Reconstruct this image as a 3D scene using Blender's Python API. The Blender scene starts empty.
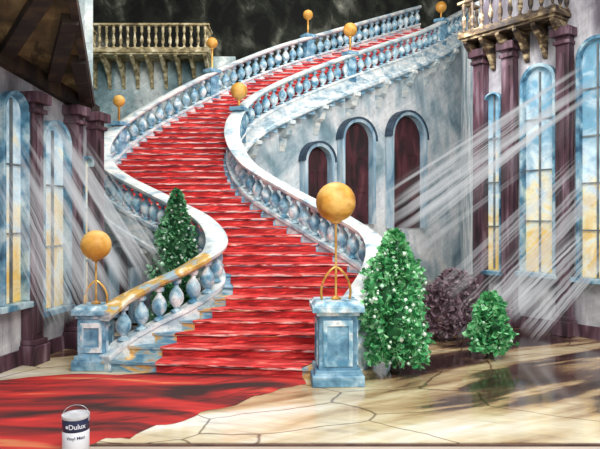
import bpy, math, random
from mathutils import Vector, Matrix
random.seed(7)
F=600.0; H0=215.0; EH=2.2
sc=bpy.context.scene
try:
    sc.view_settings.view_transform='Standard'
except Exception: pass
COL=sc.collection
def PX(px,d): return (px-300.0)*d/F
def ZY(y,d): return EH+(H0-y)*d/F
def FL(px,y):
    d=EH*F/(y-H0); return (PX(px,d),d)

# ---------------------------------------------------------------- materials
def strokes(nt,colsock,vecsock,sc_,rot,amt,dark=.45,light=1.5,tint=(1,1,1)):
    """crisp loose brush-stroke variation multiplied over a colour"""
    n=nt.nodes;l=nt.links
    mp=n.new("ShaderNodeMapping"); mp.inputs["Rotation"].default_value=rot; l.new(vecsock,mp.inputs["Vector"])
    m2=n.new("ShaderNodeMapping"); m2.inputs["Scale"].default_value=sc_; l.new(mp.outputs[0],m2.inputs["Vector"])
    no=n.new("ShaderNodeTexNoise"); no.inputs["Scale"].default_value=1.0; no.inputs["Detail"].default_value=4.0; no.inputs["Roughness"].default_value=.7
    l.new(m2.outputs[0],no.inputs["Vector"])
    r=n.new("ShaderNodeValToRGB"); e=r.color_ramp.elements
    e[0].position=.37; e[0].color=(dark,dark,dark*1.04,1); e[1].position=.62; e[1].color=(light*tint[0],light*tint[1],light*tint[2],1)
    x=e.new(.42); x.color=(.92,.92,.92,1); x=e.new(.57); x.color=(1.02,1.02,1.02,1)
    l.new(no.outputs["Fac"],r.inputs[0])
    mu=n.new("ShaderNodeMix"); mu.data_type='RGBA'; mu.blend_type='MULTIPLY'; mu.inputs[0].default_value=amt
    l.new(colsock,mu.inputs[6]); l.new(r.outputs[0],mu.inputs[7]); return mu.outputs[2]
def mat(name,cols,scale=3.0,stretch=(1,1,1),rough=0.6,metal=0.0,bump=0.0,emit=0.0,detail=4.0,dist=0.6,lo=0.3,hi=0.7,st=None):
    m=bpy.data.materials.new(name); m.use_nodes=True
    nt=m.node_tree; n=nt.nodes; l=nt.links
    b=n["Principled BSDF"]; b.inputs["Roughness"].default_value=rough; b.inputs["Metallic"].default_value=metal
    mp=n.new("ShaderNodeMapping"); mp.inputs["Scale"].default_value=stretch
    g=n.new("ShaderNodeNewGeometry")
    l.new(g.outputs["Position"],mp.inputs["Vector"])
    no=n.new("ShaderNodeTexNoise"); no.inputs["Scale"].default_value=scale; no.inputs["Detail"].default_value=detail
    no.inputs["Distortion"].default_value=dist
    l.new(mp.outputs["Vector"],no.inputs["Vector"])
    r=n.new("ShaderNodeValToRGB"); l.new(no.outputs["Fac"],r.inputs["Fac"])
    e=r.color_ramp.elements
    k=len(cols)
    while len(e)<k: e.new(0.5)
    for i,c in enumerate(cols):
        e[i].position=lo+(hi-lo)*i/max(1,k-1); e[i].color=(c[0],c[1],c[2],1)
    out=r.outputs["Color"]
    if st:
        for s_ in st: out=strokes(nt,out,g.outputs["Position"],*s_)
    l.new(out,b.inputs["Base Color"])
    if emit>0:
        l.new(out,b.inputs["Emission Color"]); b.inputs["Emission Strength"].default_value=emit
    if bump>0:
        bp=n.new("ShaderNodeBump"); bp.inputs["Strength"].default_value=bump; bp.inputs["Distance"].default_value=0.03
        l.new(no.outputs["Fac"],bp.inputs["Height"]); l.new(bp.outputs["Normal"],b.inputs["Normal"])
    return m
def S(r,g,b):
    f=lambda c:((c/255+0.055)/1.055)**2.4 if c/255>0.04045 else c/255/12.92
    return (f(r),f(g),f(b))
DG=((1.5,1.5,9),(0,.6,0),.6,.6,1.35)
DGL=((1.3,1.3,8),(0,.7,0),.55,.72,1.2)
VT=((6,6,.8),(0,0,0),.55,.55,1.35)
VTL=((5,5,.7),(0,.1,0),.5,.75,1.2)
FN=((10,10,5),(.4,.5,0),.55,.5,1.4)
HS=((3,3,26),(0,0,0),.6,.45,1.5)
M={}
M['white']=mat("white_stone",[S(134,164,180),S(200,210,212),S(234,234,228)],2.5,(1,1,2),0.5,bump=0.2,lo=.3,hi=.62,st=[((4,4,18),(0,.3,0),.65,.5,1.2)])
M['ochre']=mat("ochre_patched_stone",[S(150,176,186),S(186,150,74),S(210,172,92),S(230,224,200)],3,(1,1,1),0.5,lo=.38,hi=.64,st=[((4,4,18),(0,.3,0),.6,.5,1.2)])  # ochre patches mixed into pale stone by noise
M['gold_white']=mat("cream_stone",[S(76,66,44),S(160,144,102),S(220,210,176)],4,(1,1,2),0.6,lo=.32,hi=.68,st=[FN])
M['gold_brown']=mat("cream_brown_stone",[S(30,22,20),S(92,74,52),S(198,180,140)],4,(1,1,2),0.6,lo=.38,hi=.70,st=[FN])
M['blue']=mat("blue_stone",[S(58,102,132),S(104,152,178),S(172,202,216)],3.5,(1,1,1.5),0.5,bump=0.3,st=[VT,FN])
M['curb']=mat("curb_stone",[S(106,144,164),S(184,202,210),S(232,234,232)],2.5,(1,1,3),0.5,bump=0.2,lo=.28,hi=.62,st=[FN])
M['balu']=mat("baluster_stone",[S(80,136,166),S(150,188,204),S(230,236,236)],5,(1,1,1),0.45,lo=.36,hi=.64,st=[((12,12,12),(0,0,0),.6,.5,1.3)])
M['step']=mat("step_stone",[S(70,118,150),S(130,174,198),S(205,220,225)],4,(1,1,4),0.5,st=[HS])
M['stepo']=mat("step_stone_ochre",[S(90,138,164),S(150,176,184),S(204,154,76),S(222,196,150)],3,(1,1,4),0.5,st=[HS],lo=.38,hi=.66)
PK=(1.0,1.35,1.35)
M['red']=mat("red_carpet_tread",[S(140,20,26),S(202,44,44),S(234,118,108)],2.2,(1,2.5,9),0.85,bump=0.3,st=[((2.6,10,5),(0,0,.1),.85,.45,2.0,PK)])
M['redd']=mat("red_carpet_riser",[S(108,14,20),S(184,36,38),S(218,76,70)],2.0,(1,2.5,9),0.9,bump=0.3,st=[((3.2,3.2,30),(0,.16,0),.9,.36,2.2,PK)])  # deeper red copy of the carpet, shade painted into the upright faces
M['nose']=mat("red_carpet_nosing_highlight",[S(96,18,22),S(208,84,78),S(250,218,210)],2.6,(1.2,2,10),0.8,lo=.40,hi=.58,st=[((5,5,20),(0,0,0),.5,.5,1.3)])  # pale lip colour paints a highlight along each step edge
M['redfloor']=mat("red_carpet_floor",[S(46,18,18),S(124,22,22),S(176,32,30),S(196,48,40),S(204,136,86)],0.9,(0.5,2.6,1),0.75,bump=0.3,lo=.38,hi=.72,st=[((.8,6,1),(0,0,-.35),.9,.26,1.35)])
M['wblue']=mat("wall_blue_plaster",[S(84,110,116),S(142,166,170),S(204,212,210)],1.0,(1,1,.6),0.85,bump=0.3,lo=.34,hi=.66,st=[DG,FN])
M['wmauveblue']=mat("wall_mauve_blue_plaster",[S(70,54,72),S(124,128,148),S(200,206,212)],1.6,(1,1,.5),0.85,bump=0.3,lo=.36,hi=.64,st=[VT])  # mauve and blue plaster under the left stair edge
M['wgrey']=mat("wall_pale_plaster",[S(124,150,160),S(180,194,200),S(228,228,228)],1.0,(1,1,.7),0.85,bump=0.3,lo=.34,hi=.60,st=[VTL,DGL,((9,9,3),(.3,.9,0),.4,.65,1.25)],emit=.05)  # faint emission added to lift the wall, no light source there
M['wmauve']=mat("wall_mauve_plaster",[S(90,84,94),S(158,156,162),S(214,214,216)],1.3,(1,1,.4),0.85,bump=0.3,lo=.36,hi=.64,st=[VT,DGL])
M['wdark']=mat("dark_wall",[S(18,20,16),S(52,54,44),S(140,140,126)],0.9,(1.4,1,.8),0.9,lo=.40,hi=.72,detail=6,st=[((3.5,1,1.2),(0,.8,0),.9,.3,2.0)])
M['ceil']=mat("dark_ceiling",[S(42,36,24),S(88,72,46),S(140,120,82)],1.5,(1,1,1),0.9,st=[((5,1.0,1),(0,0,-.45),.9,.3,1.5)],emit=.08)  # slight glow put into the ceiling colour to brighten it
M['beam']=mat("dark_beam",[S(16,10,8),S(36,26,20),S(70,54,36)],2,(1,2,1),0.8)
M['purple']=mat("purple_pilaster",[S(40,22,30),S(84,54,66),S(132,110,122)],2.0,(3,3,.5),0.6,lo=.34,hi=.72,st=[VT])
M['door']=mat("dark_door",[S(34,16,20),S(72,30,38),S(104,54,60)],1.6,(1.5,1.5,.6),0.7,lo=.36,hi=.70)
M['glassframe']=mat("window_frame_blue",[S(34,78,106),S(92,142,168),S(176,202,210)],2.5,(1,1,1),0.5,lo=.36,hi=.62,st=[FN])
M['munt']=mat("window_bar",[S(80,90,100),S(130,136,136)],4)
M['brass']=mat("aged_brass",[S(130,84,24),S(206,150,66),S(236,200,120)],5,(1,1,1),0.35,metal=0.4)
M['globe']=mat("amber_glass_globe",[S(168,108,30),S(206,150,62),S(226,184,106)],2.6,(1,1,1.5),0.5,emit=0.06,st=[((6,6,6),(0,.6,0),.45,.6,1.25)])
M['leaf']=mat("leaf_green",[S(28,96,54),S(66,156,90),S(168,222,170)],10,(1,1,1),0.6,emit=.10,lo=.34,hi=.66)  # emission brightens the leaves, also in the dark and brown ones
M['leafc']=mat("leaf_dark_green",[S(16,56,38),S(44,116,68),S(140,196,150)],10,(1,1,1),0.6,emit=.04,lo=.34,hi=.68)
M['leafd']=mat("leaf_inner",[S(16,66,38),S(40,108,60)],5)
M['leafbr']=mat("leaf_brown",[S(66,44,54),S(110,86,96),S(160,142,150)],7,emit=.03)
M['blossom']=mat("pale_blossom",[S(180,222,194),S(236,244,232)],7)
M['bark']=mat("bark",[S(40,26,18),S(80,56,38)],6)
M['steel']=mat("can_steel",[S(150,152,158),S(205,206,210)],8,rough=0.3,metal=0.7)
M['rim']=mat("can_rim",[S(196,198,204),S(226,228,232)],8,rough=0.3,metal=0.2)
M['navy']=mat("label_navy",[S(24,32,66),S(32,42,80)],6,rough=0.4)
M['canwhite']=mat("label_white",[S(214,216,224),S(232,234,238)],6,rough=0.4)
M['ledge']=mat("front_board",[S(166,152,138),S(196,182,168)],2,(.4,3,1),0.7)
M['darkline']=mat("dark_gap",[S(70,44,36),S(110,80,66)],4)
M['darkslate']=mat("dark_slate_moulding",[S(30,44,60),S(64,84,104)],4)
M['reveal']=mat("pale_reveal",[S(96,134,160),S(150,178,194),S(200,212,218)],2,(2,2,.5),.7,st=[VTL])

def glassmat(zlo,zhi):
    m=bpy.data.materials.new("window_daylight"); m.use_nodes=True
    nt=m.node_tree; n=nt.nodes; l=nt.links; b=n["Principled BSDF"]; b.inputs["Roughness"].default_value=0.3
    g=n.new("ShaderNodeNewGeometry"); sp=n.new("ShaderNodeSeparateXYZ"); l.new(g.outputs["Position"],sp.inputs[0])
    mr=n.new("ShaderNodeMapRange"); mr.inputs[1].default_value=zlo; mr.inputs[2].default_value=zhi
    l.new(sp.outputs["Z"],mr.inputs[0])
    no=n.new("ShaderNodeTexNoise"); no.inputs["Scale"].default_value=2.4; no.inputs["Distortion"].default_value=1.0; no.inputs["Detail"].default_value=4
    ad=n.new("ShaderNodeMath"); ad.operation='MULTIPLY_ADD'; ad.inputs[1].default_value=1.7; ad.inputs[2].default_value=-0.85
    l.new(g.outputs["Position"],no.inputs["Vector"]); l.new(no.outputs["Fac"],ad.inputs[0])
    a2=n.new("ShaderNodeMath"); a2.operation='ADD'; l.new(ad.outputs[0],a2.inputs[0]); l.new(mr.outputs[0],a2.inputs[1])
    r=n.new("ShaderNodeValToRGB"); e=r.color_ramp.elements
    e[0].position=0.0; e[0].color=(*S(222,186,106),1)
    e[1].position=1.0; e[1].color=(*S(110,158,182),1)
    x=e.new(0.30); x.color=(*S(230,220,184),1)
    x=e.new(0.55); x.color=(*S(200,220,228),1)
    l.new(a2.outputs[0],r.inputs[0])
    o=strokes(nt,r.outputs[0],g.outputs["Position"],(4,4,4),(0,.8,0),.5,.65,1.2)
    l.new(o,b.inputs["Base Color"]); l.new(o,b.inputs["Emission Color"])
    b.inputs["Emission Strength"].default_value=0.28
    return m
M['glass']=glassmat(1.0,4.6)

def floormat():
    m=bpy.data.materials.new("polished_stone_floor"); m.use_nodes=True
    nt=m.node_tree; n=nt.nodes; l=nt.links; b=n["Principled BSDF"]; b.inputs["Roughness"].default_value=0.14
    b.inputs["Coat Weight"].default_value=.35; b.inputs["Coat Roughness"].default_value=.08; b.inputs["Coat IOR"].default_value=1.6
    g=n.new("ShaderNodeNewGeometry"); P_=g.outputs["Position"]
    nd=n.new("ShaderNodeTexNoise"); nd.inputs["Scale"].default_value=1.1; nd.inputs["Detail"].default_value=3; l.new(P_,nd.inputs["Vector"])
    mx=n.new("ShaderNodeMix"); mx.data_type='VECTOR'; mx.inputs[0].default_value=0.2
    l.new(P_,mx.inputs[4]); l.new(nd.outputs["Color"],mx.inputs[5])
    mp=n.new("ShaderNodeMapping"); mp.inputs["Scale"].default_value=(.62,1.05,1); mp.inputs["Rotation"].default_value=(0,0,.5); l.new(mx.outputs[1],mp.inputs["Vector"])
    vo=n.new("ShaderNodeTexVoronoi"); vo.feature='DISTANCE_TO_EDGE'; vo.inputs["Scale"].default_value=1.0; vo.inputs["Randomness"].default_value=.75; l.new(mp.outputs[0],vo.inputs["Vector"])
    cr=n.new("ShaderNodeValToRGB"); e=cr.color_ramp.elements; e[0].position=.0; e[0].color=(.14,.09,.07,1); e[1].position=.011; e[1].color=(1,1,1,1)
    l.new(vo.outputs["Distance"],cr.inputs[0])
    mp2=n.new("ShaderNodeMapping"); mp2.inputs["Rotation"].default_value=(0,0,math.radians(-28)); l.new(P_,mp2.inputs["Vector"])
    mp3=n.new("ShaderNodeMapping"); mp3.inputs["Scale"].default_value=(0.45,2.1,1); l.new(mp2.outputs[0],mp3.inputs["Vector"])
    no=n.new("ShaderNodeTexNoise"); no.inputs["Scale"].default_value=0.9; no.inputs["Detail"].default_value=5; no.inputs["Distortion"].default_value=0.5
    l.new(mp3.outputs[0],no.inputs["Vector"])
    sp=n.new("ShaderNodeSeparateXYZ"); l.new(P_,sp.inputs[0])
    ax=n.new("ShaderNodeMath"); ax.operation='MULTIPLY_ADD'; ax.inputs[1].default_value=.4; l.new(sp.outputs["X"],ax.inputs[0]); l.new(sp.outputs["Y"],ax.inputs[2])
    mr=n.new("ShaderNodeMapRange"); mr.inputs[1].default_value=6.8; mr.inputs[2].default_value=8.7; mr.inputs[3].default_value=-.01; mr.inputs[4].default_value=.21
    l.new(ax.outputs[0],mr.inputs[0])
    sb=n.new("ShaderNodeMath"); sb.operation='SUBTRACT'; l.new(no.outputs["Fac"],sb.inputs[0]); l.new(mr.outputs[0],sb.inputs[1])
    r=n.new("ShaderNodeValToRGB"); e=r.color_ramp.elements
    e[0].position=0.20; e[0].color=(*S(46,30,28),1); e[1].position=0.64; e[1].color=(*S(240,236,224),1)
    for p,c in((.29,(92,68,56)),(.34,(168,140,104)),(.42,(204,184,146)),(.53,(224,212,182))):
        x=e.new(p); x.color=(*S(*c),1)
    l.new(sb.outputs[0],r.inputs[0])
    mu=n.new("ShaderNodeMix"); mu.data_type='RGBA'; mu.blend_type='MULTIPLY'; mu.inputs[0].default_value=.9
    l.new(r.outputs[0],mu.inputs[6]); l.new(cr.outputs["Color"],mu.inputs[7])
    o=strokes(nt,mu.outputs[2],P_,(1.2,9,1),(0,0,.3),.5,.55,1.25)
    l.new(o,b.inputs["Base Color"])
    return m
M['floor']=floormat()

def beammat(name,strength):  # transparent emission, streaks of window light painted onto sheets
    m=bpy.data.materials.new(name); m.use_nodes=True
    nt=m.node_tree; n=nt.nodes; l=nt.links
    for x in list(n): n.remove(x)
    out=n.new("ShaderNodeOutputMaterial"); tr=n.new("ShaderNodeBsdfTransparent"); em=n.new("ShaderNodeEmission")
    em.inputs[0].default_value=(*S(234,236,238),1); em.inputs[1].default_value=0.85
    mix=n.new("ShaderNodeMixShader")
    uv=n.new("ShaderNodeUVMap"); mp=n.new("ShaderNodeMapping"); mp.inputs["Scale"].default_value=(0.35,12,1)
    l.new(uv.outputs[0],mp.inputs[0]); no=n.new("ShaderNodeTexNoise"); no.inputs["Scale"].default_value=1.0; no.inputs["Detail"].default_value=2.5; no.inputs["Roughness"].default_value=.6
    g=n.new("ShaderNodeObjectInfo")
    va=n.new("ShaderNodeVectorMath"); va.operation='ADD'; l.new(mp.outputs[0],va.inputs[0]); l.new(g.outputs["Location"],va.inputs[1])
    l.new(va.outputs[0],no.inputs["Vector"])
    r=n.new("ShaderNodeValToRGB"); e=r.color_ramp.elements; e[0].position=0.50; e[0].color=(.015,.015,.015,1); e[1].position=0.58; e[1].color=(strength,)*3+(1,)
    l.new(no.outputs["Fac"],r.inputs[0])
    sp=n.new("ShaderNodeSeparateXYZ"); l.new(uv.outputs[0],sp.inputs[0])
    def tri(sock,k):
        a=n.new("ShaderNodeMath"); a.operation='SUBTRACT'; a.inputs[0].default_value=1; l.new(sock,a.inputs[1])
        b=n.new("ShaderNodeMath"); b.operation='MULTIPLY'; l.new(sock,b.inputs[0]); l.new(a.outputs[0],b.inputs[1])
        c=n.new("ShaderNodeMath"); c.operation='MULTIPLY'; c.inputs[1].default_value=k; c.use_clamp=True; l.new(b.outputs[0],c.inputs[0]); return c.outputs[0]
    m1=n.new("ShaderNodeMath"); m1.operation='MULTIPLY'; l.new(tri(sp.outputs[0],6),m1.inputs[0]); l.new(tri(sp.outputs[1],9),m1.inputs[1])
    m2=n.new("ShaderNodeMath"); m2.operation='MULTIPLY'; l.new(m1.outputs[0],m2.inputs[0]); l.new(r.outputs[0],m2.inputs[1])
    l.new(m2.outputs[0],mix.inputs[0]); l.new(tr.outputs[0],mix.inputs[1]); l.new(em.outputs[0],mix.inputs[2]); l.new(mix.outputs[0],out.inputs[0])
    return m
M['beamR']=beammat("emissive_sunbeam",.45)
M['beamL']=beammat("faint_emissive_sunbeam",.34)

# ---------------------------------------------------------------- builder
class B:
    def __init__(s): s.v=[]; s.f=[]; s.m=[]
    def add(s,vs,fs,mi=0):
        o=len(s.v); s.v+= [tuple(v) for v in vs]; s.f+=[tuple(i+o for i in f) for f in fs]; s.m+=[mi]*len(fs)
    def box(s,c,sz,rz=0,mi=0,taper=1.0):
        hx,hy,hz=sz[0]/2,sz[1]/2,sz[2]/2; vs=[]
        ca,sa=math.cos(rz),math.sin(rz)
        for z,t in((-hz,1),(hz,taper)):
            for x,y in((-hx,-hy),(hx,-hy),(hx,hy),(-hx,hy)):
                x*=t;y*=t
                vs.append((c[0]+x*ca-y*sa,c[1]+x*sa+y*ca,c[2]+z))
        s.add(vs,[(3,2,1,0),(4,5,6,7),(0,1,5,4),(1,2,6,5),(2,3,7,6),(3,0,4,7)],mi)
    def lathe(s,prof,c=(0,0,0),n=16,mi=0,rot=0):
        vs=[];fs=[]
        for r,z in prof:
            for i in range(n):
                a=2*math.pi*i/n+rot; vs.append((c[0]+r*math.cos(a),c[1]+r*math.sin(a),c[2]+z))
        for j in range(len(prof)-1):
            for i in range(n):
                k=(i+1)%n; fs.append((j*n+i,j*n+k,(j+1)*n+k,(j+1)*n+i))
        fs.append(tuple(reversed(range(n)))); fs.append(tuple((len(prof)-1)*n+i for i in range(n)))
        s.add(vs,fs,mi)
    def tube(s,path,r,n=8,mi=0):
        vs=[];fs=[];P=[Vector(p) for p in path]
        for i,p in enumerate(P):
            t=(P[min(i+1,len(P)-1)]-P[max(i-1,0)]).normalized()
            up=Vector((0,0,1)) if abs(t.z)<0.95 else Vector((1,0,0))
            a=t.cross(up).normalized(); b=t.cross(a)
            for k in range(n):
                q=2*math.pi*k/n; vs.append(p+a*r*math.cos(q)+b*r*math.sin(q))
        for j in range(len(P)-1):
            for k in range(n):
                k2=(k+1)%n; fs.append((j*n+k,j*n+k2,(j+1)*n+k2,(j+1)*n+k))
        fs.append(tuple(range(n))); fs.append(tuple((len(P)-1)*n+i for i in range(n)))
        s.add(vs,fs,mi)
    def prism(s,pts,y0,y1,mi=0):
        n=len(pts); vs=[(x,y0,z) for x,z in pts]+[(x,y1,z) for x,z in pts]
        fs=[tuple(range(n)),tuple(reversed(range(n,2*n)))]+[(i,n+i,n+(i+1)%n,(i+1)%n) for i in range(n)]
        s.add(vs,fs,mi)
    def prismz(s,pts,z0,z1,mi=0):
        n=len(pts); vs=[(x,y,z0) for x,y in pts]+[(x,y,z1) for x,y in pts]
        fs=[tuple(reversed(range(n))),tuple(range(n,2*n))]+[(i,(i+1)%n,n+(i+1)%n,n+i) for i in range(n)]
        s.add(vs,fs,mi)
    def ring(s,outer,inner,y0,y1,mi=0):
        n=len(outer); vs=[(x,y0,z) for x,z in outer]+[(x,y0,z) for x,z in inner]+[(x,y1,z) for x,z in outer]+[(x,y1,z) for x,z in inner]
        fs=[]
        for i in range(n-1):
            fs+=[(i,i+1,n+i+1,n+i),(2*n+i+1,2*n+i,3*n+i,3*n+i+1),(i+1,i,2*n+i,2*n+i+1),(n+i,n+i+1,3*n+i+1,3*n+i)]
        fs+=[(0,n,3*n,2*n),(2*n-1,n-1,3*n-1,4*n-1)]
        s.add(vs,fs,mi)
    def sweep(s,pts,prof,mi=0,mfun=None):
        n=len(prof);vs=[];fs=[]
        for i,p in enumerate(pts):
            a=pts[max(i-1,0)];b=pts[min(i+1,len(pts)-1)]
            tx,ty=b[0]-a[0],b[1]-a[1]; L=math.hypot(tx,ty) or 1
            nx,ny=-ty/L,tx/L
            for u,w in prof: vs.append((p[0]+nx*u,p[1]+ny*u,p[2]+w))
        o=len(s.v); s.v+=[tuple(v) for v in vs]
        for i in range(len(pts)-1):
            for k in range(n):
                k2=(k+1)%n; s.f.append((o+i*n+k,o+i*n+k2,o+(i+1)*n+k2,o+(i+1)*n+k)); s.m.append(mfun(i) if mfun else mi)
        s.f.append(tuple(o+q for q in reversed(range(n)))); s.m.append(mi)
        s.f.append(tuple(o+(len(pts)-1)*n+k for k in range(n))); s.m.append(mi)
    def obj(s,name,mats,parent=None,smooth=False,bevel=0,loc=None,rz=0,**kw):
        me=bpy.data.meshes.new(name); me.from_pydata(s.v,[],s.f)
        if not isinstance(mats,(list,tuple)): mats=[mats]
        for m in mats: me.materials.append(m)
        for p,i in zip(me.polygons,s.m): p.material_index=i; p.use_smooth=smooth
        import bmesh
        bm=bmesh.new(); bm.from_mesh(me); bmesh.ops.recalc_face_normals(bm,faces=bm.faces); bm.to_mesh(me); bm.free()
        me.update()
        o=bpy.data.objects.new(name,me); COL.objects.link(o)
        if loc: o.location=loc
        o.rotation_euler.z=rz
        if parent: o.parent=parent
        if bevel:
            md=o.modifiers.new("bevel",'BEVEL'); md.width=bevel; md.segments=2; md.limit_method='ANGLE'
        if smooth:
            try: me.set_sharp_from_angle(angle=math.radians(40))
            except Exception: pass
        for k,v in kw.items(): o[k]=v
        return o
def empty(name,loc=(0,0,0),rz=0,**kw):
    o=bpy.data.objects.new(name,None); o.empty_display_size=0.3; COL.objects.link(o); o.location=loc; o.rotation_euler.z=rz
    for k,v in kw.items(): o[k]=v
    return o
def copyo(o,parent=None,loc=None,rz=None):
    c=o.copy(); COL.objects.link(c)
    if parent: c.parent=parent
    if loc is not None: c.location=loc
    if rz is not None: c.rotation_euler.z=rz
    return c

# ---------------------------------------------------------------- stair curves
ST=[
(0.00,103,8.45,337,7.98),(0.17,122,8.72,350,8.45),(0.36,150,8.96,362,8.80),(0.60,187,9.20,373,9.16),
(0.85,213,9.55,377,9.56),(1.07,216,9.95,370,9.95),(1.33,204,10.4,346,10.4),(1.59,178,11.0,318,11.1),(1.87,150,11.6,292,11.6),
(2.16,124,12.1,268,12.1),(2.45,108,12.6,250,12.6),(2.86,102,13.2,237,13.2),(3.36,114,13.9,232,13.9),(3.90,138,14.6,238,14.6),
(4.50,170,15.35,258,15.35),(5.10,203,16.1,292,16.1),(5.73,238,16.95,332,16.95),(6.44,280,17.9,378,17.9),(7.2,330,19.0,420,19.0),
(7.96,375,20.1,447,20.1),(8.74,418,21.2,470,21.2)]
A=[(z,PX(lp,ld),ld,PX(rp,rd),rd) for z,lp,ld,rp,rd in ST]
NS=len(A)
def ev(t):
    t=max(0,min(NS-1-1e-6,t)); i=int(t); u=t-i
    p=[A[max(0,i-1)],A[i],A[i+1],A[min(NS-1,i+2)]]
    out=[]
    for k in range(5):
        a,b,c,d=p[0][k],p[1][k],p[2][k],p[3][k]
        out.append(0.5*((2*b)+(-a+c)*u+(2*a-5*b+4*c-d)*u*u+(-a+3*b-3*c+d)*u**3))
    return out
def Lp(t): e=ev(t); return (e[1],e[2],e[0])
def Rp(t): e=ev(t); return (e[3],e[4],e[0])
def tz(z):
    lo,hi=0,NS-1
    for _ in range(40):
        m=(lo+hi)/2
        if ev(m)[0]<z: lo=m
        else: hi=m
    return lo
RS=0.152; N=int(A[-1][0]/RS)
T=[tz(RS*k) for k in range(N+1)]
def lerp(a,b,u): return tuple(a[i]+(b[i]-a[i])*u for i in range(len(a)))

stair=empty("staircase",(PX(220,8.3),8.3,0),label="sweeping double-curved blue stone staircase rising under the red carpet",category="staircase")
def ch(o):
    o.matrix_parent_inverse=Matrix.Translation(-Vector(o.parent.location)); return o
for k in range(1,N+1):
    a,b=T[k-1],T[k]
    z=RS*k; zb=max(0.0,z-0.5)
    La,Ra,Lb,Rb=Lp(a),Rp(a),Lp(b),Rp(b)
    bb=B()
    cx,cy=(La[0]+Ra[0]-Lb[0]-Rb[0])/2,(La[1]+Ra[1]-Lb[1]-Rb[1])/2; q=math.hypot(cx,cy); fx,fy=cx/q*.03,cy/q*.03
    body=[(La[0],La[1]),(Ra[0],Ra[1]),(Rb[0],Rb[1]),(Lb[0],Lb[1])]
    bb.prismz(body,zb,z-0.035)
    bb.prismz([(La[0]+fx,La[1]+fy),(Ra[0]+fx,Ra[1]+fy),(Rb[0],Rb[1]),(Lb[0],Lb[1])],z-0.035,z)
    ch(bb.obj("step",M['stepo'] if k<=6 else M['step'],parent=stair))
cb=B()
def inset(t):
    w=min(1,t/6); return 0.24-0.17*w**.7, 0.14-0.07*w
for k in range(1,N+1):
    a,b=T[k-1],T[k]; z=RS*k+0.012
    ia,ja=inset(a); ib,jb=inset(b)
    La,Ra,Lb,Rb=Lp(a),Rp(a),Lp(b),Rp(b)
    def ins(L,R,i,j): return lerp(L,R,i),lerp(L,R,1-j)
    la,ra=ins(La,Ra,ia,ja); lb,rb=ins(Lb,Rb,ib,jb)
    cx,cy=(la[0]+ra[0]-lb[0]-rb[0])/2,(la[1]+ra[1]-lb[1]-rb[1])/2; q=math.hypot(cx,cy); ux,uy=cx/q,cy/q
    def P(p,o,zz): return (p[0]+ux*o,p[1]+uy*o,zz)
    z0=RS*(k-1)+0.012
    rows=[(la,ra,.012,z0),(la,ra,.012,z-.04),(la,ra,.046,z-.036),(la,ra,.054,z-.010),(la,ra,.04,z+.003),(lb,rb,.012,z)]
    nseg=14
    vs=[]
    wob=[random.uniform(-.016,.016) for _ in range(nseg+1)]
    for ri_,(l__,r__,o,zz) in enumerate(rows):
        for s_ in range(nseg+1):
            p=lerp(l__,r__,s_/nseg); jit=random.uniform(-.004,.004)
            wz=wob[s_]*.5 if ri_ in(2,3,4) else 0
            vs.append(P(p,o+jit+(wob[s_]*.8 if ri_ in(2,3,4) else 0),zz+wz+(random.uniform(-.010,.006) if ri_==2 else 0)))
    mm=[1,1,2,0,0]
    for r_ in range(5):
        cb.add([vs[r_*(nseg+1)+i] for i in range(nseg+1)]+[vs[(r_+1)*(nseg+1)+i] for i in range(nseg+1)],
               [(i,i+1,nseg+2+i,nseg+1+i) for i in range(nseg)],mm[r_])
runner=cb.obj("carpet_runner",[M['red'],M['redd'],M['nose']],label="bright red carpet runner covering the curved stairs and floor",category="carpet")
li,ri=inset(0)
pL=lerp(Lp(0),Rp(0),li); pR=lerp(Lp(0),Rp(0),1-ri)
top=[FL(-60,392),FL(-20,384),FL(30,378),FL(75,376),FL(118,377),(pL[0],pL[1]+.02),lerp(pL[:2],pR[:2],.5),(pR[0],pR[1]+.02)]
bot=[FL(-60,470),FL(20,462),FL(70,449),FL(125,437),FL(190,418),FL(252,398),FL(285,388),FL(306,384)]
fb=B()
vs=[];fs=[];n=60;mrow=14
def pl(P_,u):
    x=u*(len(P_)-1); i=min(int(x),len(P_)-2); return lerp(P_[i],P_[i+1],x-i)
for i in range(n+1):
    jb_=.022*math.sin(i*.9)+random.uniform(-.012,.012)
    for j in range(mrow+1):
        p=lerp(pl(bot,i/n),pl(top,i/n),(j/mrow)*(1-jb_)+jb_)
        h=0.014+0.02*(math.sin(p[0]*3+p[1]*2)+1)*(0.5)
        if j==0: h=.004
        vs.append((p[0],p[1],h))
for i in range(n):
    for j in range(mrow):
        a=i*(mrow+1)+j; fs.append((a,a+mrow+1,a+mrow+2,a+1))
fb.add(vs,fs)
fb.obj("floor_spread",M['redfloor'],parent=runner,smooth=True,label="red and brown streaked carpet flaring out over polished floor")

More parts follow.
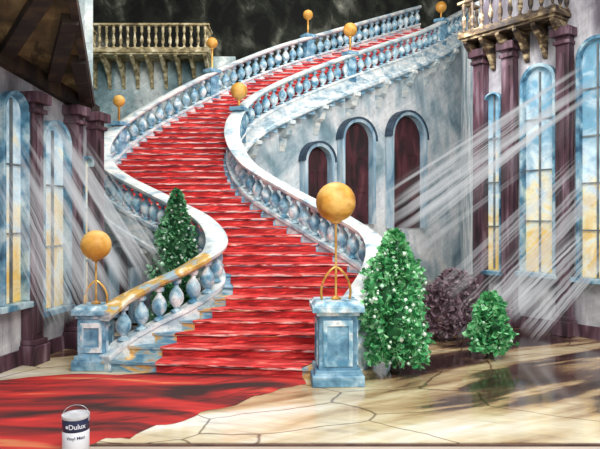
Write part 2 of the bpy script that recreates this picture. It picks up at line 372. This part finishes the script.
# ---------------------------------------------------------------- balustrades
CURB=0.21; BH=0.50
balmaster=None
def balustrade(fn,name,label,sp=0.30,step=0.1,och=0):
    global balmaster
    pts=[fn(t*step) for t in range(int((NS-1)/step)+1)]
    par=empty(name,(pts[0][0],pts[0][1],0),label=label,category="railing",group="curved balustrades of the grand staircase")
    b=B(); b.sweep(pts,[(-.11,-.34),(-.14,-.30),(-.14,-.22),(-.11,-.19),(-.11,CURB-.08),(-.14,CURB-.06),(-.14,CURB),(.14,CURB),(.14,CURB-.06),(.11,CURB-.08),(.11,-.19),(.14,-.22),(.14,-.30),(.11,-.34)])
    b.v=[(x,y,max(z,0.0)) for x,y,z in b.v]
    ch(b.obj("base_rail",M['curb'],parent=par))
    b=B(); h=CURB+BH
    b.sweep(pts,[(-.12,h),(-.17,h+.04),(-.18,h+.09),(-.13,h+.13),(0,h+.145),(.13,h+.13),(.18,h+.09),(.17,h+.04),(.12,h)],mfun=lambda i:1 if i*step<och else 0)
    ch(b.obj("handrail",[M['white'],M['ochre']],parent=par,smooth=True))
    acc=0; nxt=0.35; c=0
    fine=[fn(t*0.02) for t in range(int((NS-1)/0.02)+1)]
    for i in range(1,len(fine)):
        d=math.dist(fine[i][:2],fine[i-1][:2]); acc+=d
        if acc>=nxt:
            nxt+=sp; p=fine[i]
            if balmaster is None:
                b=B(); b.lathe([(.085,0),(.085,.03),(.05,.045),(.035,.06),(.06,.09),(.103,.15),(.116,.21),(.108,.28),(.07,.345),(.038,.385),(.035,.42),(.068,.435),(.078,.46),(.078,BH)],n=12)
                o=b.obj("baluster",M['balu'],parent=par,smooth=True); balmaster=o
            else:
                o=balmaster.copy(); COL.objects.link(o); o.parent=par
            o.location=(p[0],p[1],p[2]+CURB-.01); ch(o); c+=1
    return par
balL=balustrade(Lp,"balustrade","stone balustrade with blue vase balusters and ochre-patched lower handrail",0.265,och=3.6)
balR=balustrade(Rp,"balustrade","white stone balustrade with blue vase balusters above the arched doors",0.275)

def normal(fn,t,side):
    a=fn(t-.05);b=fn(t+.05); tx,ty=b[0]-a[0],b[1]-a[1]; q=math.hypot(tx,ty)
    return (-ty/q*side,tx/q*side)
def bracket_mesh(o_,h_):
    b=B()
    pts=[(0,0),(.46*o_,0),(.46*o_,-.10*h_),(.40*o_,-.13*h_),(.34*o_,-.22*h_),(.30*o_,-.36*h_),(.22*o_,-.42*h_),(.15*o_,-.44*h_),(.10*o_,-.62*h_),(.04*o_,-.78*h_),(0,-.8*h_)]
    n=len(pts); vs=[(-.09,-u,z) for u,z in pts]+[(.09,-u,z) for u,z in pts]
    fs=[tuple(range(n)),tuple(reversed(range(n,2*n)))]+[(i,(i+1)%n,n+(i+1)%n,n+i) for i in range(n)]
    b.add(vs,fs); return b
for fn,side,t0,t1,spc,o_,h_ in((Lp,1,7.2,15.0,.75,1.0,.85),(Rp,-1,12.4,19.8,1.15,1.15,1.0)):
    acc=0;last=None;t=t0;brm=None
    while t<t1:
        p=fn(t)
        if last is not None: acc+=math.dist(p[:2],last[:2])
        last=p
        if acc>spc or brm is None:
            acc=0
            nx,ny=normal(fn,t,side)
            ang=math.atan2(ny,nx)+math.pi/2
            if brm is None:
                brm=bracket_mesh(o_,h_).obj("bracket",M['white'],parent=stair); o=brm
            else:
                o=brm.copy(); COL.objects.link(o); o.parent=stair
            o.location=(p[0]-nx*.33,p[1]-ny*.33,p[2]-.33); o.rotation_euler.z=ang; ch(o)
        t+=0.02
def curtain(fn,side,t0,t1,name,m):
    b=B(); pts=[]
    t=t0
    while t<=t1+1e-6:
        p=fn(t); nx,ny=normal(fn,t,side)
        k=.36 if t>2 else .12+.12*t
        pts.append((p[0]-nx*k,p[1]-ny*k,max(.02,p[2]-.3))); t+=.2
    vs=[];fs=[]
    for x,y,z in pts: vs+=[(x,y,0),(x,y,z)]
    for i in range(len(pts)-1): fs.append((2*i,2*i+2,2*i+3,2*i+1))
    b.add(vs,fs); o=b.obj(name,m,kind="structure"); md=o.modifiers.new("s",'SOLIDIFY'); md.thickness=.12; md.offset=0
    return pts
cwL=curtain(Lp,1,1.0,NS-1,"wall_stair_left",M['wmauveblue'])
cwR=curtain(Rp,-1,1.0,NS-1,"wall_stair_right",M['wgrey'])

# ---------------------------------------------------------------- room shell
def wall(name,a,b,z0,z1,m,z1b=None,th=.2):
    bb=B(); tx,ty=b[0]-a[0],b[1]-a[1]; q=math.hypot(tx,ty); nx,ny=-ty/q*th,tx/q*th
    z1b=z1 if z1b is None else z1b
    vs=[(a[0],a[1],z0),(b[0],b[1],z0),(b[0],b[1],z1b),(a[0],a[1],z1)]
    vs+=[(x+nx,y+ny,z) for x,y,z in vs]
    bb.add(vs,[(0,1,2,3),(7,6,5,4),(0,4,5,1),(1,5,6,2),(2,6,7,3),(3,7,4,0)])
    return bb.obj(name,m,kind="structure")
LWa,LWb=(-5.27,3.0),(PX(93,10.8),10.8)
RWa,RWb=(3.78,12.6),(8.95,5.7)
CA,CB=5.35,4.15
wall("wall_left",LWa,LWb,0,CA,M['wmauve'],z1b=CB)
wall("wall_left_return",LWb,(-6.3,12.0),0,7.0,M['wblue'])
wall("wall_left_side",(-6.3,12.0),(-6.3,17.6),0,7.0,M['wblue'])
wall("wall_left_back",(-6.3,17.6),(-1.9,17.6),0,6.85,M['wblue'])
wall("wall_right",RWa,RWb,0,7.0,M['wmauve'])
e=cwR[-1]
wall("wall_right_return",(e[0],e[1]+.1),(3.78,12.6),0,8.4,M['wgrey'],z1b=7.0)
wall("wall_back",(-22,26),(22,26),0,12.5,M['wdark'])
b=B(); b.box((0,17,12.6),(44,18.4,.2)); b.obj("ceiling",M['wdark'],kind="structure")
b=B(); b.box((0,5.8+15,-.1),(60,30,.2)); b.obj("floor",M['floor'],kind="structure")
b=B(); b.box((0,1.4,-.1),(60,8.6,.2)); b.obj("floor_front",M['ledge'],kind="structure")
b=B(); b.box((0,5.74,-.095),(60,.045,.2)); b.obj("trim_1",M['darkline'],kind="structure")
l_,r_=Lp(NS-1),Rp(NS-1)
b=B(); b.prismz([(l_[0],l_[1]),(r_[0],r_[1]),(r_[0]+3,r_[1]+4),(l_[0]+.5,l_[1]+4)],RS*N-.5,RS*N); b.obj("landing",M['step'],kind="structure")
inn=lambda y:-3.74+(10.8-y)*.285
wl=lambda y:-3.726-(10.8-y)*.198
czf=lambda y:CB+(CA-CB)*(10.8-y)/7.8
b=B()
q=[(wl(3.2)-.2,3.2),(inn(3.2),3.2),(inn(10.8),10.95),(wl(10.8)-.2,10.95)]
vs=[(x,y,czf(y)) for x,y in q]+[(x,y,czf(y)+.16) for x,y in q]
b.add(vs,[(3,2,1,0),(4,5,6,7),(0,1,5,4),(1,2,6,5),(2,3,7,6),(3,0,4,7)]); b.obj("ceiling_aisle",M['ceil'],kind="structure")
k=2
def beam3(p0,p1,w,h,m):
    global k
    b=B(); d=Vector((p1[0]-p0[0],p1[1]-p0[1])); d.normalize(); nx,ny=-d.y*w/2,d.x*w/2
    vs=[]
    for p in(p0,p1):
        for s_,zz in((-1,-h),(1,-h),(1,0),(-1,0)): vs.append((p[0]+nx*s_,p[1]+ny*s_,p[2]+zz))
    b.add(vs,[(0,1,2,3),(7,6,5,4),(0,4,5,1),(1,5,6,2),(2,6,7,3),(3,7,4,0)]); b.obj("trim_%d"%k,m,kind="structure"); k+=1
for yw,yi in((10.6,8.6),(9.6,7.4),(8.5,6.3),(7.3,5.2),(6.1,4.2)):
    beam3((wl(yw),yw,czf(yw)),(inn(yi)-.06,yi,czf(yi)),.2,.12,M['beam'])
beam3((inn(3.2),3.2,czf(3.2)+.1),(inn(10.9),10.9,czf(10.9)+.1),.1,.16,M['beam'])
beam3((wl(3.2)+.06,3.2,czf(3.2)),(wl(10.8)+.06,10.8,czf(10.8)),.14,.24,M['beam'])
for nm,a_,b_ in(("baseboard_left",LWa,LWb),("baseboard_right",RWa,RWb)):
    b=B(); b.sweep([(a_[0],a_[1],0),(b_[0],b_[1],0)],[(-.06,0),(.0,0),(.0,.22),(-.04,.22)]); b.obj(nm,M['purple'],kind="structure")

def hit(a,b,px):
    m=(px-300)/F; tx,ty=b[0]-a[0],b[1]-a[1]
    s=(m*a[1]-a[0])/(tx-m*ty); return (a[0]+s*tx,a[1]+s*ty)
def archpts(w,h,n=14,zb=0):
    r=w/2; pts=[(-r,zb)]
    for i in range(n+1):
        q=math.pi-math.pi*i/n; pts.append((r*math.cos(q),h-r+r*math.sin(q)))
    pts.append((r,zb)); return pts
def arched(name,pos,ang,w,h,zb,panel,framem,munt=True,kind="structure",fw=.12,sill=True):
    pb=B(); pb.prism(archpts(w,h),-.03,.0)
    o=pb.obj(name,panel,loc=(pos[0],pos[1],zb),rz=ang,kind=kind)
    if munt:
        fb=B(); fb.ring(archpts(w+2*fw,h+fw),archpts(w,h),-.16,.0); fb.obj("window_frame",framem,parent=o,bevel=.01)
        mb=B(); mb.box((0,-.05,(h-w/2)/2+.1),(.025,.04,h-w/2+w*.4))
        nrow=max(3,int(h/.8))
        for i in range(1,nrow): mb.box((0,-.05,h*i/nrow),(w*.98 if h*i/nrow<h-w/2 else w*.7,.04,.025))
        mb.obj("muntin",M['munt'],parent=o)
    else:
        fb=B(); fb.ring(archpts(w+2*fw,h+fw),archpts(w,h),-.26,.0); fb.obj("door_reveal",framem,parent=o)
        fb=B(); fb.ring(archpts(w+2*fw+.10,h+fw+.05,zb=h-w/2),archpts(w+2*fw,h+fw,zb=h-w/2),-.3,.0); fb.obj("arch_moulding",M['darkslate'],parent=o)
        mb=B()
        for sx in(-1,1):
            for z_,hh in((h*.2,h*.25),(h*.52,h*.28)):
                mb.ring([(sx*w*.24-w*.17,z_-hh/2),(sx*w*.24-w*.17,z_+hh/2),(sx*w*.24+w*.17,z_+hh/2),(sx*w*.24+w*.17,z_-hh/2),(sx*w*.24-w*.17,z_-hh/2)],
                        [(sx*w*.24-w*.14,z_-hh/2+.03),(sx*w*.24-w*.14,z_+hh/2-.03),(sx*w*.24+w*.14,z_+hh/2-.03),(sx*w*.24+w*.14,z_-hh/2+.03),(sx*w*.24-w*.14,z_-hh/2+.03)],-.045,-.028)
        mb.obj("door_panel",panel,parent=o)
    if sill:
        sb=B(); sb.box((0,-.1,-.05),(w+.3,.22,.09)); sb.obj("sill",framem,parent=o,bevel=.01)
    return o
wi=1
for a_,b_,specs in((LWa,LWb,[(-6,21,95,303),(34,64,125,307),(76,87,158,312)]),(RWa,RWb,[(487,505,95,270),(524,560,68,272),(580,620,40,278)])):
    tx,ty=b_[0]-a_[0],b_[1]-a_[1]
    ang=math.atan2(ty,tx)
    for x0,x1,yt,yb in specs:
        p0,p1=hit(a_,b_,x0),hit(a_,b_,x1); w=math.dist(p0,p1); c=((p0[0]+p1[0])/2,(p0[1]+p1[1])/2)
        zb=ZY(yb,c[1]); h=ZY(yt,c[1])-zb
        arched("window_%d"%wi,c,ang,w*.82,min(h,3.95-zb if a_[0]<0 else 99),zb,M['glass'],M['glassframe'],fw=w*.09); wi+=1
for a_,b_,specs,h in((LWa,LWb,[26,68,90],4.0),(RWa,RWb,[484,513,568,640],5.6)):
    ang=math.atan2(b_[1]-a_[1],b_[0]-a_[0]); first=None
    for px in specs:
        p=hit(a_,b_,px)
        E=empty("pilaster",(p[0],p[1],0),ang,label="dark purple square pilaster standing between arched windows",category="column",group="dark pilasters between the windows")
        if first is None:
            b=B(); b.box((0,-.11,h/2),(.26,.2,h-.2)); b.box((0,-.225,h/2),(.12,.03,h-.9)); s_=b.obj("shaft",M['purple'],parent=E,bevel=.015)
            b=B(); b.box((0,-.15,.14),(.36,.28,.28)); b.box((0,-.14,.32),(.31,.25,.08)); q_=b.obj("base",M['purple'],parent=E,bevel=.015)
            b=B(); b.box((0,-.14,h-.26),(.31,.25,.07)); b.box((0,-.16,h-.07),(.38,.3,.16)); c_=b.obj("capital",M['purple'],parent=E,bevel=.015)
            first=(s_,q_,c_)
        else:
            for o in first: copyo(o,E)
def onR(px,t0,t1,fn=Rp):
    best=None
    t=t0
    while t<t1:
        p=fn(t); q=300+F*p[0]/p[1]
        if best is None or abs(q-px)<best[0]: best=(abs(q-px),t)
        t+=.01
    return best[1]
di=1
for px,wpx,yt,yb in((315,24,147,218),(354,28,123,224),(404,31,116,228)):
    fnw=lambda t:(Rp(t)[0]+normal(Rp,t,-1)[0]*-.28,Rp(t)[1]+normal(Rp,t,-1)[1]*-.28,0)
    t=onR(px,13,19.5,fnw); p=fnw(t); a_=fnw(t-.1);b_=fnw(t+.1); ang=math.atan2(b_[1]-a_[1],b_[0]-a_[0])
    m_=p[0]/p[1]; w=(wpx*p[1]/F)/(math.cos(ang)-m_*math.sin(ang))
    zb=ZY(yb,p[1]); h=ZY(yt,p[1])-zb
    arched("door_%d"%di,p,ang,w,h,zb,M['door'],M['reveal'],munt=False,fw=.10,sill=False); di+=1
for px,yt,yb in((130,246,292),):
    fnw=lambda t:(Lp(t)[0]+normal(Lp,t,1)[0]*-.29,Lp(t)[1]+normal(Lp,t,1)[1]*-.29,0)
    t=onR(px,7.5,9.8,fnw); p=fnw(t); a_=fnw(t-.1);b_=fnw(t+.1); ang=math.atan2(a_[1]-b_[1],a_[0]-b_[0])
    zb=0.03; h=ZY(yt,p[1])-zb
    arched("door_%d"%di,p,ang,.75,h,zb,M['door'],M['reveal'],munt=False,fw=.08,sill=False); di+=1

# ---------------------------------------------------------------- balconies
def balcony(name,label,p0,p1,depth,z,m,hr=.62,sp=.22,bz=.5):
    L=math.dist(p0,p1); ang=math.atan2(p1[1]-p0[1],p1[0]-p0[0])
    E=empty(name,(p0[0],p0[1],z),ang,label=label,category="balcony")
    b=B(); b.box((L/2,depth/2,-.04),(L,depth,.08)); b.box((L/2,depth/2+.03,-.10),(L-.1,depth-.06,.06)); b.obj("slab",m,parent=E,bevel=.01)
    b=B(); b.box((L/2,.08,.03),(L,.12,.05)); b.box((.08,depth/2,.03),(.12,depth,.05)); b.box((L-.08,depth/2,.03),(.12,depth,.05)); b.obj("base_rail",m,parent=E)
    b=B(); b.box((L/2,.08,hr),(L+.04,.15,.06)); b.box((.08,depth/2,hr),(.15,depth,.06)); b.box((L-.08,depth/2,hr),(.15,depth,.06)); b.obj("handrail",m,parent=E,bevel=.015)
    pr=[(.045,.05),(.045,.09),(.02,.12),(.045,.2),(.052,.27),(.03,.38),(.02,.46),(.04,.5),(.04,hr-.03)]
    mst=None;n=int((L-.2)/sp)
    for i in range(n+1):
        x=.1+i*(L-.2)/n
        if mst is None:
            b=B(); b.lathe(pr,n=8); mst=b.obj("baluster",m,parent=E,smooth=True,loc=(x,.08,0))
        else: copyo(mst,E,(x,.08,0))
    nd=int(depth/sp)
    for xx in(.08,L-.08):
        for i in range(1,nd+1): copyo(mst,E,(xx,.08+i*(depth-.1)/nd,0))
    mst=None; n=max(2,int(L/.42))
    for i in range(n+1):
        x=.12+i*(L-.24)/n
        if mst is None:
            b=B(); pts=[(0,0),(-depth+.08,0),(-depth+.08,-.05),(-depth*.75,-.12),(-depth*.45,-.26),(-depth*.2,-.46),(-.05,-bz),(0,-bz)]
            nn=len(pts); vs=[(-.04,depth+u,w-.13) for u,w in pts]+[(.04,depth+u,w-.13) for u,w in pts]
            b.add(vs,[tuple(range(nn)),tuple(reversed(range(nn,2*nn)))]+[(j,(j+1)%nn,nn+(j+1)%nn,nn+j) for j in range(nn)])
            mst=b.obj("bracket",m,parent=E,loc=(x,0,0))
        else: copyo(mst,E,(x,0,0))
    return E
balcony("balcony","cream stone balcony on curved brackets above pale blue wall",(-6.1,16.7),(-2.55,16.7),.9,6.82,M['gold_white'],hr=.70,sp=.19,bz=.8)
tx,ty=RWb[0]-RWa[0],RWb[1]-RWa[1]; q=math.hypot(tx,ty); tx/=q;ty/=q; nx,ny=ty,-tx
s0,s1=-.15,2.0; BD=.55
balcony("balcony","weathered cream and brown balcony on dark brackets above tall windows",(RWa[0]+nx*BD+tx*s0,RWa[1]+ny*BD+ty*s0),(RWa[0]+nx*BD+tx*s1,RWa[1]+ny*BD+ty*s1),BD,5.9,M['gold_brown'],hr=.66,sp=.2,bz=.6)

# ---------------------------------------------------------------- pedestals
def pedestal(name,x,y,w,h,label,rz=0):
    E=empty(name,(x,y,0),rz,label=label,category="pedestal",group="newel pedestals at the stair foot")
    b=B(); b.box((0,0,.07),(w*1.16,w*1.16,.14)); b.box((0,0,.17),(w*1.06,w*1.06,.07),taper=.95); b.obj("base",M['blue'],parent=E,bevel=.012)
    b=B(); b.box((0,0,h*.5+.03),(w*.86,w*.86,h-.3)); b.obj("shaft",M['blue'],parent=E,bevel=.012)
    b=B()
    for k_ in range(4):
        a=k_*math.pi/2; ww=w*.86
        o=[(-ww*.38,.25),(-ww*.38,h-.22),(ww*.38,h-.22),(ww*.38,.25),(-ww*.38,.25)]
        i_=[(-ww*.28,.32),(-ww*.28,h-.29),(ww*.28,h-.29),(ww*.28,.32),(-ww*.28,.32)]
        c=B(); c.ring(o,i_,-ww/2-.02,-ww/2+.005)
        b.add([(x_*math.cos(a)-y_*math.sin(a),x_*math.sin(a)+y_*math.cos(a),z_) for x_,y_,z_ in c.v],c.f)
    b.obj("panel_moulding",M['balu'],parent=E)
    b=B(); b.box((0,0,h-.13),(w*.96,w*.96,.06)); b.box((0,0,h-.07),(w*1.16,w*1.16,.08)); b.box((0,0,h-.005),(w*1.1,w*1.1,.05),taper=.86); b.obj("cap",M['balu'],parent=E,bevel=.01)
    return E
xR,yR=PX(336,7.95),7.98; hR=1.06
xL,yL=PX(96,8.7),8.7; hL=.89
pedestal("newel_pedestal",xR,yR,.58,hR,"blue painted stone newel pedestal carrying large amber globe lamp",.05)
pedestal("newel_pedestal",xL,yL,.46,hL,"smaller blue stone newel pedestal beside tall windows",.0)
def lamp(x,y,z,zg,r,label,harp=0.0):
    E=empty("globe_lamp",(x,y,z),label=label,category="lamp",group="amber globe lamps along the staircase")
    H=zg-z
    b=B(); n=24; pr=[(max(.002,r*math.sin(math.pi*i/14)),-r*math.cos(math.pi*i/14)) for i in range(15)]
    b.lathe(pr,(0,0,H),n=n); b.obj("globe",M['globe'],parent=E,smooth=True)
    b=B(); pr0=.015 if harp else .03
    b.lathe([(.07*min(1,r*5),0),(.07*min(1,r*5),.02),(pr0,.05),(pr0,H-r-.03),(r*.28,H-r-.01),(r*.3,H-r+.03)],n=10); b.obj("pole",M['brass'],parent=E,smooth=True)
    if harp:
        for k_ in range(2):
            a=.2+k_*math.pi
            pts=[]
            for i in range(15):
                u=i/14; rr=harp*.56*(math.sin(math.pi*(.36+.64*u)))**.65 if u<1 else .01
                pts.append((rr*math.cos(a),rr*math.sin(a),harp*1.2*u))
            b=B(); b.tube(pts,.016); b.obj("curved_leg",M['brass'],parent=E,smooth=True)
    return E
lamp(xR,yR,hR+.02,ZY(202,yR),20*yR/F,"large amber globe lamp on brass harp stand atop pedestal",.36)
lamp(xL,yL,hL+.02,ZY(245,yL),15*yL/F,"amber globe lamp on brass harp stand atop smaller pedestal",.28)
TOP=CURB+BH+.13
for fn,par,px,y,r,t0,t1 in((Lp,balL,119,101,6,11.2,13.5),(Lp,balL,212,43,5.5,14,17),(Lp,balL,308,15,5,17,19),(Rp,balR,239,91,8.5,12,14.5),(Rp,balR,350,30,7,15,18),(Rp,balR,441,7,5.5,18,20)):
    t=onR(px,t0,t1,fn); p=fn(t)
    tn=normal(fn,t,1); ang=math.atan2(tn[1],tn[0])
    b=B(); b.box((p[0],p[1],p[2]+(CURB+BH)/2+.02),(.26,.26,CURB+BH),ang); b.box((p[0],p[1],p[2]+TOP),(.36,.36,.1),ang); ch(b.obj("post",M['blue'],parent=par,bevel=.01))
    lamp(p[0],p[1],p[2]+TOP+.05,ZY(y,p[1]),r*p[1]/F,"small amber globe lamp on short pole above railing post")

# ---------------------------------------------------------------- plants
def shrub(name,x,y,h,rad,label,leafm,n=2600,blossoms=120,shape=0,innerm=None,zb=.12,lean=0,sz=1.0,loose=1.0,inner=.7,tap=.28):
    E=empty(name,(x,y,0),label=label,category="shrub")
    def prof(u):
        if shape==0: return rad*(1-u)**.65*min(1,(u+.1)*5)
        return rad*(math.sin(math.pi*min(1,(u*.84+.16)))**.6)*(1-tap*u)
    ph=[random.uniform(0,6.28) for _ in range(6)]
    def R(u,a): return prof(u)*(1+.22*math.sin(2*a+ph[0]+u*8)+.18*math.sin(4*a+ph[1]-u*15)+.10*math.sin(9*a+u*27+ph[2]))
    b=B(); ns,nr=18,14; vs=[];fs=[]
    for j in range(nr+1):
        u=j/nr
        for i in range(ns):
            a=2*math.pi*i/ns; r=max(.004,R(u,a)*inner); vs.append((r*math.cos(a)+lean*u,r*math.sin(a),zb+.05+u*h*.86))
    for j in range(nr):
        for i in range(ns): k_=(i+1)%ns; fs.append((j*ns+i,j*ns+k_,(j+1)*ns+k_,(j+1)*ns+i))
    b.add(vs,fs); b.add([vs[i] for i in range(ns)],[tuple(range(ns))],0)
    for _ in range(n):
        u=random.random()**1.1; a=random.uniform(0,2*math.pi); r=R(u,a)*random.uniform(.68,1.12+.12*loose)
        c=Vector((r*math.cos(a)+lean*u,r*math.sin(a),zb+u*(h-zb)))
        out=Vector((math.cos(a),math.sin(a),random.uniform(-.8,.9))).normalized()
        side=out.cross(Vector((random.uniform(-1,1),random.uniform(-1,1),random.uniform(-1,1)))).normalized()
        s=random.uniform(.05,.10)*sz
        b.add([c-side*s*.5,c+out*s*.5-side*s*.5,c+out*s*1.1,c+out*s*.5+side*s*.5],[(0,1,2,3)],1)
    b.obj("foliage",[innerm or M['leafd'],leafm],parent=E)
    if blossoms:
        b=B()
        for _ in range(blossoms):
            u=random.random()*.92; a=random.uniform(0,2*math.pi); r=R(u,a)*1.16
            s=random.uniform(.012,.034); b.lathe([(s*.3,-s),(s,-s*.2),(s*.9,s*.4),(s*.2,s)],(r*math.cos(a)+lean*u,r*math.sin(a),zb+u*(h-zb)),n=6)
        b.obj("blossom",M['blossom'],parent=E,kind="stuff")
    b=B(); b.lathe([(.07,0),(.045,.1),(.035,h*.4)],n=8); b.obj("trunk",M['bark'],parent=E)
    return E
shrub("conifer_shrub",PX(175,10.25),10.25,2.62,.42,"slender dark green conifer with pale blossoms beside curved railing",M['leafc'],2600,140,lean=.03)
shrub("leafy_shrub",PX(394,8.55),8.5,1.97,.43,"full bright green shrub dotted with white blossoms beside pedestal",M['leaf'],3000,240,1,tap=.48)
shrub("leafy_shrub",PX(473,10.1),9.2,1.0,.25,"low bright green shrub near the tall windows",M['leaf'],1100,20,1)
shrub("brown_shrub",PX(437,10.6),10.6,.95,.34,"dull brown purple shrub beside the large green bush",M['leafbr'],900,0,1,M['leafbr'],sz=1.2,inner=.5)
shrub("brown_shrub",PX(455,11.5),11.5,1.15,.42,"wide mauve brown shrub against the pale wall",M['leafbr'],1000,0,1,M['leafbr'],sz=1.2,inner=.5)

# ---------------------------------------------------------------- paint can
cd=EH*F/(453-H0); cx=PX(75,cd); cyy=cd+.02; cr=.118; chh=.355
can=empty("paint_can",(cx,cyy,0),label="metal paint can with navy and white label and wire handle",category="paint can")
b=B(); b.lathe([(cr-.004,0),(cr+.002,.006),(cr,.015),(cr,.02),(cr,chh-.02)],n=40); b.obj("body",M['steel'],parent=can,smooth=True)
b=B(); b.lathe([(cr,chh-.03),(cr+.006,chh-.022),(cr+.006,chh),(cr-.012,chh),(cr-.012,chh-.008),(cr-.03,chh-.012),(cr-.03,chh-.006),(.02,chh-.006)],n=40); b.obj("lid",M['rim'],parent=can,smooth=True,label="pale metal rim and lid")
b=B(); b.lathe([(cr+.001,.025),(cr+.0018,.026),(cr+.0018,.215),(cr+.001,.216)],n=40); b.obj("label_lower",M['canwhite'],parent=can,smooth=True,label="white lower label band")
b=B(); b.lathe([(cr+.001,.216),(cr+.0018,.217),(cr+.0018,.325),(cr+.001,.326)],n=40); b.obj("label_upper",M['navy'],parent=can,smooth=True,label="navy blue upper label band")
b=B(); pts=[]
for i in range(25):
    a=math.pi*i/24; pts.append(((cr+.008)*math.cos(a),.03*math.sin(a),chh-.04+.115*math.sin(a)**.8))
b.tube(pts,.0035); b.obj("handle",M['steel'],parent=can,smooth=True)
b=B()
for sx in(-1,1): b.box((sx*(cr+.004),0,chh-.045),(.012,.03,.03))
b.obj("handle_lug",M['steel'],parent=can,bevel=.003)
yaw=math.atan2(-cx,cyy)
def cantext(txt,size,z,m,nm,off=0.0):
    cu=bpy.data.curves.new("t",'FONT'); cu.body=txt; cu.size=size; cu.align_x='CENTER'; cu.align_y='CENTER'; cu.extrude=0.0; cu.offset=size*.02
    to=bpy.data.objects.new("t",cu); COL.objects.link(to); bpy.context.view_layer.update()
    me=bpy.data.meshes.new_from_object(to.evaluated_get(bpy.context.evaluated_depsgraph_get()))
    bpy.data.objects.remove(to)
    for v in me.vertices:
        a=-math.pi/2+(v.co.x+off)/cr
        zz=v.co.y; v.co=((cr+.0035)*math.cos(a),(cr+.0035)*math.sin(a),z+zz)
    me.materials.clear(); me.materials.append(m)
    o=bpy.data.objects.new(nm,me); COL.objects.link(o); o.parent=can
    o.rotation_euler.z=yaw
    return o
cantext("Dulux",.062,.268,M['canwhite'],"label_lettering",.012)
cantext("Vinyl Matt",.040,.165,M['navy'],"label_lettering")
b=B(); b.lathe([(.001,0),(.014,0),(.014,.002),(.001,.002)],n=20)
vs=[]
for x_,y_,z_ in b.v:
    a=-math.pi/2+(x_-.080)/cr; vs.append(((cr+.003+z_)*math.cos(a),(cr+.003+z_)*math.sin(a),.268+y_))
b.v=vs; o=b.obj("label_emblem",M['canwhite'],parent=can); o.rotation_euler.z=yaw

# ---------------------------------------------------------------- glowing sheets drawn as sunbeams
def sunbeam_sheet(start,dirv,length,width,label,m):
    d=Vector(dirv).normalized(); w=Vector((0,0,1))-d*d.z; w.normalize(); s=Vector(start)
    me=bpy.data.meshes.new("sunbeam_sheet"); vs=[];fs=[];uv=[]
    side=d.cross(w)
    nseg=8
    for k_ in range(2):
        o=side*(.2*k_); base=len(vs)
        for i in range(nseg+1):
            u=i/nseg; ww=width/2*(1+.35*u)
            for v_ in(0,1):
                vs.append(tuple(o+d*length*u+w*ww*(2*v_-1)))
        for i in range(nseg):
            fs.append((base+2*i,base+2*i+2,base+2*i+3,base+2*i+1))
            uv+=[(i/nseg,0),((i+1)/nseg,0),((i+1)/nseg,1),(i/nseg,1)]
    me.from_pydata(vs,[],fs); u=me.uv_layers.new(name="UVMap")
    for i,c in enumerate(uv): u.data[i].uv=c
    me.materials.append(m); ob=bpy.data.objects.new("sunbeam_sheet",me); ob.location=s; COL.objects.link(ob)
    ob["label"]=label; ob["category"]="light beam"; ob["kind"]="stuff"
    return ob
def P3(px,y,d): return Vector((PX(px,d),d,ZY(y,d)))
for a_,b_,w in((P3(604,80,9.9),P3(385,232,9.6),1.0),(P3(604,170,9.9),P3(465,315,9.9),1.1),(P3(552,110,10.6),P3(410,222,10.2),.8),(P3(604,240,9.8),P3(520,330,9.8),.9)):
    d=b_-a_; sunbeam_sheet(a_,d,d.length,w,"pale glowing sheet imitating sunlight from the tall windows",M['beamR'])
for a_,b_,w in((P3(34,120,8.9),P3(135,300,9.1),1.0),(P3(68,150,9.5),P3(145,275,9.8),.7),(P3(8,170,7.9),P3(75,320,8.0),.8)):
    d=b_-a_; sunbeam_sheet(a_,d,d.length,w,"faint glowing sheet imitating sunlight from arched windows",M['beamL'])

# ---------------------------------------------------------------- light & camera
w=bpy.data.worlds.new("w"); sc.world=w; w.use_nodes=True
bg=w.node_tree.nodes["Background"]; bg.inputs[0].default_value=(.90,.94,1,1); bg.inputs[1].default_value=.85
def area(loc,tgt,size,en,col):  # added lights without fixtures, brightening stairs, floor and walls
    ld=bpy.data.lights.new("area",'AREA'); ld.size=size; ld.energy=en; ld.color=col
    o=bpy.data.objects.new("area",ld); COL.objects.link(o); o.location=loc
    o.rotation_euler=(Vector(tgt)-Vector(loc)).to_track_quat('-Z','Y').to_euler()
area((2.5,1.0,8.5),(-1,13,3),4,1050,(1,.97,.92))
area((0.5,14,12.0),(-.5,14.5,3),5,700,(1,.98,.95))
area((-1,7,10),(0,9.5,0),4,280,(1,.96,.9))
area((2.8,11.5,6.6),(2.5,18,3.2),1.5,130,(1,.98,.97))
area((0,21.5,11.5),(0,26,7),5,130,(.95,.98,1))
cam=bpy.data.cameras.new("cam"); co=bpy.data.objects.new("camera",cam); COL.objects.link(co)
co.location=(0,0,EH); co.rotation_euler=(math.pi/2,0,0); cam.sensor_width=36; cam.lens=36; cam.shift_y=-(224.5-H0)/600
sc.camera=co
